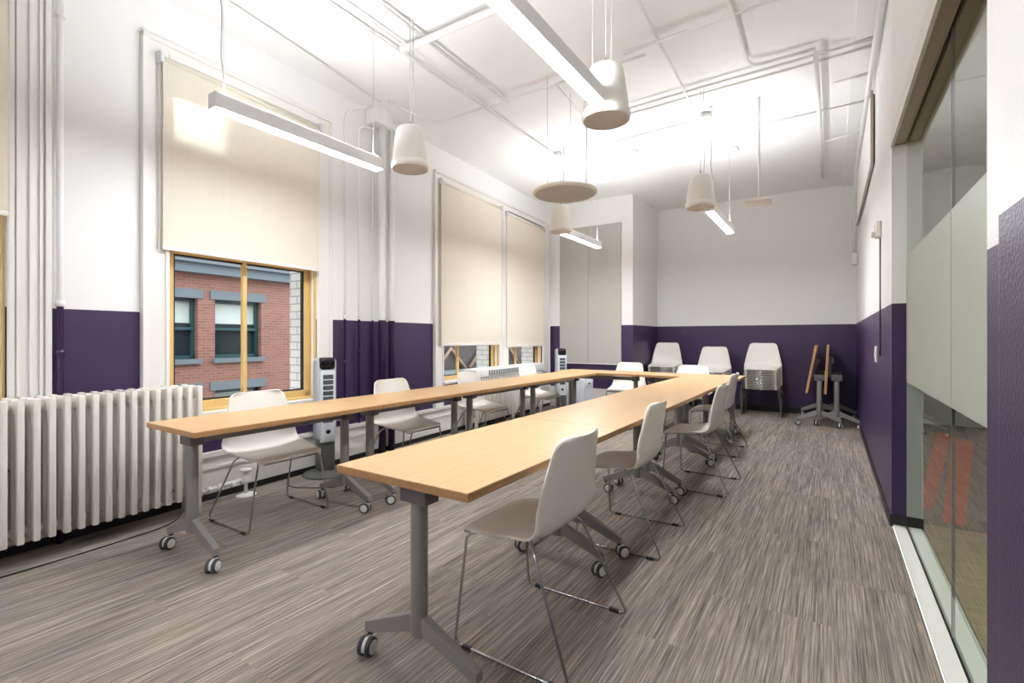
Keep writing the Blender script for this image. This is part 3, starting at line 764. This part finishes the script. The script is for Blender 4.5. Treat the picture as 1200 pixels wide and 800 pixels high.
# ---------------------------------------------------------------- pendant lamps
def lamp(label, x, y0, y1, z=2.55, cord=None):
    L = y1-y0; t = thing('linear_pendant_lamp', label, 'lamp', (x, y0, z), 0, 'linear pendant lamps')
    h = .042
    b = MB()
    prof = [(-h, .004), (-h, .075), (-h+.012, .092), (h-.012, .092), (h, .075), (h, .004), (h-.004, .0), (h-.004, .006), (-h+.004, .006), (-h+.004, 0)]
    b.prism(prof, 0, L, M['alu'], axis=1)
    b.box((-h, -.004, 0), (h, 0.0, .088), M['alu']); b.box((-h, L, 0), (h, L+.004, .088), M['alu']); b.build('housing', t)
    b = MB(); b.box((-h+.006, .004, -.004), (h-.006, L-.004, .005), M['led_down_far' if y0 > 4 else 'led_down']); b.build('diffuser', t)
    b = MB(); b.box((-h+.016, .02, .0925), (h-.016, L-.02, .094), M['led_up_far' if y0 > 4 else 'led_up']); b.build('uplight_strip', t)
    for y in (.06, L-.06):
        b = MB(); b.tube([(-.02, y, .092), (0, y, .13), (0, y, ZC-z)], .0016, M['wire'], 6); b.tube([(.02, y, .092), (0, y, .13)], .0016, M['wire'], 6)
        b.lathe([(.02, ZC-z-.02), (.022, ZC-z-.001)], M['pipe'], 14, Matrix.Translation((0, y, 0)))
        b.build('suspension_wire', t)
    if cord is not None:
        b = MB(); pts = [(0+.006*math.sin(q*1.9)+.01*math.sin(q*.7), cord+.008*math.sin(q*1.3), .092+(ZC-z-.092)*q/14) for q in range(15)]
        b.tube(pts, .0045, M['wire'], 8); b.build('power_cord', t)
    return t
lamp('linear pendant lamp hanging in front of the halfway blind on the left', -2.945, 1.385, 2.61, cord=.05)
lamp('large linear pendant lamp overhead at the top centre of the photo', -1.085, 1.30, 2.52)
lamp('linear pendant lamp far back on the left, in front of the fabric panels', -2.815, 5.45, 6.60, cord=.05)
lamp('linear pendant lamp far back on the right, in front of the plain white wall', -1.045, 5.34, 6.58, cord=.1)
lamp('unseen linear pendant lamp added for fill behind the viewpoint on the left', -2.945, -2.67, -1.44)  # unseen lamp, added behind the camera as fill
lamp('unseen linear pendant lamp added for fill behind the viewpoint on the right', -1.085, -2.75, -1.53)  # second added fill lamp, also out of view

# ---------------------------------------------------------------- pendant speakers
def speaker(label, x, y, z, k=1):
    t = thing('pendant_speaker', label, 'speaker', (x, y, z), 0, 'white pendant speakers')
    b = MB(); b.lathe([(.128, .0), (.136, .004), (.139, .02), (.139, .045), (.133, .05), (.131, .06), (.122, .14), (.110, .23), (.100, .285), (.092, .302), (.075, .314), (.04, .320), (.012, .322)], M['plastic'], 40, cap=False); b.build('cabinet', t)
    b = MB(); b.lathe([(.001, .012), (.06, .011), (.122, .006), (.131, .002), (.133, .004)], M['grille'], 40, cap=False); b.build('grille', t)
    b = MB(); b.tube([(0, 0, .31), (0, 0, .36)], .008, M['chrome'], 8); b.tube([(0, 0, .35), (0, 0, ZC-z)], .003, M['wire'], 6); b.tube([(.03, 0, .31), (.035, .0, .5), (.03, 0, ZC-z)], .0035, M['wire'], 6)
    b.build('suspension_cable', t)
    return t
speaker('white pendant speaker hanging near the riser pipes on the left', -2.633, 2.629, 2.5)
speaker('white pendant speaker closest to the camera beside the overhead lamp', -1.09, 2.66, 2.5)
speaker('white pendant speaker partly hidden behind the hanging disc', -2.689, 5.168, 2.5)
speaker('white pendant speaker in front of the far right lamp', -1.052, 4.944, 2.5)

# hanging disc and access point
t = thing('ceiling_disc', 'round flat acoustic disc hanging on thin cables over the tables', 'hanging disc', (-2.107, 4.136, 2.6))
M['discg'] = mat('disc_underside', (190, 185, 184), .75, bump=.5, bscale=400)
b = MB(); b.lathe([(.285, .0), (.305, .008), (.308, .018), (.30, .032), (.001, .036)], M['plastic'], 56, cap=False); b.build('shell', t)
b = MB(); b.lathe([(.001, .002), (.285, .0005)], M['discg'], 56, cap=False); b.build('underside', t)
b = MB()
for x, y in ((-.09, -.18), (.19, .06), (-.04, .2)): b.tube([(x, y, .03), (x, y, ZC-2.6)], .0018, M['wire'], 6)
b.tube([(.22, 0, .03), (.21, .05, ZC-2.6)], .004, M['wire'], 6); b.build('suspension_cable', t)
t = thing('access_point', 'small flat white square hanging on a rod near the back right', 'access point', (-.601, 5.433, 2.585))
b = MB(); b.rbox((-.125, -.125, .0), (.125, .125, .02), M['plastic'], .009); b.prism([(-.08, .02), (.08, .02), (.02, .045), (-.02, .045)], -.06, .06, M['plastic'], axis=1); b.build('housing', t)
b = MB(); b.tube([(0, 0, .04), (0, 0, ZC-2.585)], .006, M['pipe'], 8); b.tube([(.012, 0, .1), (.012, 0, ZC-2.585)], .003, M['wire'], 6); b.build('rod', t)

# ---------------------------------------------------------------- right wall fittings
t = thing('alarm_strobe', 'small white alarm strobe with red lettering on the right wall', 'alarm', (XR, 4.86, 2.1))
b = MB(); b.rbox((-.04, -.05, -.06), (-.001, .05, .07), M['plastic'], .008); b.build('housing', t)
b = MB(); b.rbox((-.065, -.028, -.05), (-.040, .03, -.012), M['hub'], .006); b.build('lens', t)
cu = bpy.data.curves.new('letter_curve', 'FONT'); cu.body = 'FIRE'; cu.size = .03; cu.extrude = .0008; cu.align_x = 'CENTER'
cu.materials.append(M['red']); tmp = bpy.data.objects.new('tmp', cu); C.objects.link(tmp); bpy.context.view_layer.update()
me = bpy.data.meshes.new_from_object(tmp); bpy.data.objects.remove(tmp)
o = bpy.data.objects.new('lettering', me); C.objects.link(o); o.parent = t; o.location = (-.0415, .02, .025); o.rotation_euler = (PI/2, -PI/2, -PI/2)
pipe('surface_cable', 'thin dark cable running down the right wall from the alarm strobe', 'cable', [(XR-.006, 4.88, 2.04), (XR-.006, 4.88, 1.10), (XR-.006, 4.98, 1.10)], .005, M['vent'])
b = MB(); b.rbox((XR-.014, 5.22, 1.03), (XR-.001, 5.33, 1.17), M['plastic'], .004); b.box((XR-.02, 5.26, 1.07), (XR-.014, 5.29, 1.13), M['plastic']); tag(b.build('light_switch'), 'white switch plate on the purple part of the right wall', 'switch')
# cables on the floor
def cable(label, pts, r=.004):
    base = Vector(pts[0]); b = MB(); b.tube(fillet([Vector(p)-base for p in pts], .12), r, M['black'], 8); tag(b.build('floor_cable', loc=base), label, 'cable')
cable('black cable lying on the carpet along the cast-iron radiator', [LW(-.2, .36, .005), LW(.5, .345, .005), LW(1.0, .36, .005), LW(1.45, .33, .005), LW(1.62, .12, .005)])
cable('black power cord curving over the carpet from the near tower fan', [(-3.70, 2.80, .005), (-3.50, 2.85, .005), (-3.42, 2.55, .005), (-3.75, 2.35, .005), LW(2.5, .05, .005)])

# ---------------------------------------------------------------- corridor things: strips seen through the glass, an unseen fill light
for q, lab in (([(.53, 4.62), (.62, 4.60), (1.30, 8.3), (1.17, 8.4)], 'narrow orange carpet strip on the corridor floor, the left one behind the glass'),
               ([(.63, 4.32), (.74, 4.30), (1.44, 7.9), (1.25, 8.0)], 'wider orange carpet strip on the corridor floor, nearer the glass edge')):
    b = MB(); b.prism([(x-.6, y-4.3) for x, y in q], .001, .007, M['orange'], axis=2)
    tag(b.build('carpet_runner', loc=(.6, 4.3, 0)), lab, 'carpet')
b = MB(); b.box((2.3, 0, ZC-.02), (2.6, 8, ZC-.002), M['corridor_fill']); tag(b.build('corridor_fill_light'), 'unseen ceiling light added to brighten the corridor beyond the glass partition', 'light')  # added out of view to brighten the corridor

# ---------------------------------------------------------------- brick building across the street
M['rbrick'] = brickm('red_brick', (150, 92, 76), (128, 76, 62), (146, 118, 104), .2, .062, tuple(DL), .008)
M['stone'] = mat('grey_stone', (108, 116, 120), .8, bump=.5, bscale=12)
M['teal'] = mat('teal_frame', (34, 72, 74), .45)
M['dpane'] = mat('dark_window_pane', (42, 52, 54), .12)
M['shade'] = mat('window_shade', (196, 204, 196), .8)
M['street'] = mat('asphalt', (88, 90, 94), .9, bump=.5, bscale=20)
FO = -7.0
fb = Vector(LW(8, FO, 0)); e = thing('brick_building', 'red brick building with teal sash windows across the street', 'building', (fb.x, fb.y, -5))
def ff(s, o, z): p = LW(s, FO+o, z); return (p[0]-fb.x, p[1]-fb.y, z+5)
wz = [(-2.9, .0)]; rows = [(.80, 2.08), (-1.22, .10), (-3.3, -1.98)]
pairs = [k*3.9+4.33 for k in range(-3, 7)]
cols = []
for p in pairs: cols += [(p, p+1.07), (p+1.42, p+2.49)]
cols = [c for c in cols if c[0] > -8 and c[1] < 12.5]
b = MB(ff); lo, hi = -8, 12.6
edges = [lo]+[q for c in cols for q in c if lo < q < hi]+[hi]
for i in range(0, len(edges)-1, 2): b.box((edges[i], -.5, -5), (edges[i+1], 0, 6.34), M['rbrick'])
for a, c in cols:
    zz = -5
    for z0, z1 in sorted(rows): b.box((a, -.5, zz), (c, 0, z0), M['rbrick']); zz = z1
    b.box((a, -.5, zz), (c, 0, 6.34), M['rbrick'])
b.box((lo, -.5, 6.34), (4.90, 0, 10), M['rbrick']); b.box((5.50, -.5, 6.34), (hi, 0, 10), M['rbrick'])  # unseen upper walls, added so their gap shapes the sun patch
b.build('wall', e)
b = MB(ff); b.box((lo, 0, 2.60), (hi, .22, 2.80), M['stone']); b.box((lo, 0, 2.80), (hi, .32, 2.86), M['stone'])
b.build('cornice', e)
b = MB(ff)
for s in range(-20, 33): b.box((s*.38, 0, 2.88), (s*.38+.26, .2, 3.02), M['rbrick'])
b.build('corbel_course', e)
for a, c in cols:
    if c > 32: continue
    for z0, z1 in rows:
        if z0 < -3 and a > 12: continue
        f = MB(ff); t = .07; y0, y1 = -.2, -.12
        f.box((a, y0, z0), (a+t, y1, z1), M['teal']); f.box((c-t, y0, z0), (c, y1, z1), M['teal']); f.box((a, y0, z1-t), (c, y1, z1), M['teal']); f.box((a, y0, z0), (c, y1, z0+t), M['teal'])
        zm = (z0+z1)/2; f.box((a, y0, zm-.03), (c, y1+.02, zm+.03), M['teal'])
        f.box((a-.1, -.02, z1), (c+.1, .03, z1+.19), M['stone']); f.box((a-.05, -.1, z0-.1), (c+.05, .08, z0), M['stone'])
        fo = f.build('window', e)
        p = MB(ff); p.box((a, y0-.03, z0), (c, y0-.01, z1), M['dpane']); p.box((a+t, y0-.012, zm+.12), (c-t, y0-.004, z1-t), M['shade']); po = p.build('pane', fo)
M['dbrick'] = brickm('dark_brown_brick', (58, 46, 40), (44, 35, 32), (66, 58, 54), .2, .062, tuple(DL), .008)
M['tan'] = mat('tan_gable', (132, 106, 84), .8)
M['slate'] = mat('blue_grey_metal', (120, 132, 142), .5)
fb2 = Vector(LW(18, FO, 0)); e2 = thing('dark_building', 'dark brown building seen low through the two far windows', 'building', (fb2.x, fb2.y, -5))
def f3(s, o, z): p = LW(s, FO+o, z); return (p[0]-fb2.x, p[1]-fb2.y, z+5)
b = MB(f3); b.box((12.65, -.5, -5), (34, 0, 10), M['dbrick']); b.build('wall', e2)
b = MB(f3)
for k in range(7): b.prism([(13.3+2.1*k, .05), (14.9+2.1*k, .05), (14.1+2.1*k, .85)], .0, .15, M['tan'], axis=1) if 0 else b.tube([(13.2+2.1*k, .1, .1), (14.1+2.1*k, .1, .85), (15.0+2.1*k, .1, .1)], .07, M['tan'], 6)
b.build('gable_trim', e2)
b = MB(f3); b.box((12.65, 0, -1.2), (34, .5, .02), M['slate']); b.box((12.65, 0, .02), (34, .6, .07), M['stone']); b.build('lean_to_roof', e2)
b = MB(); b.box((-40, -30, -5.1), (-4, 45, -5), M['street']); tag(b.build('street_ground'), None, None, kind='structure')
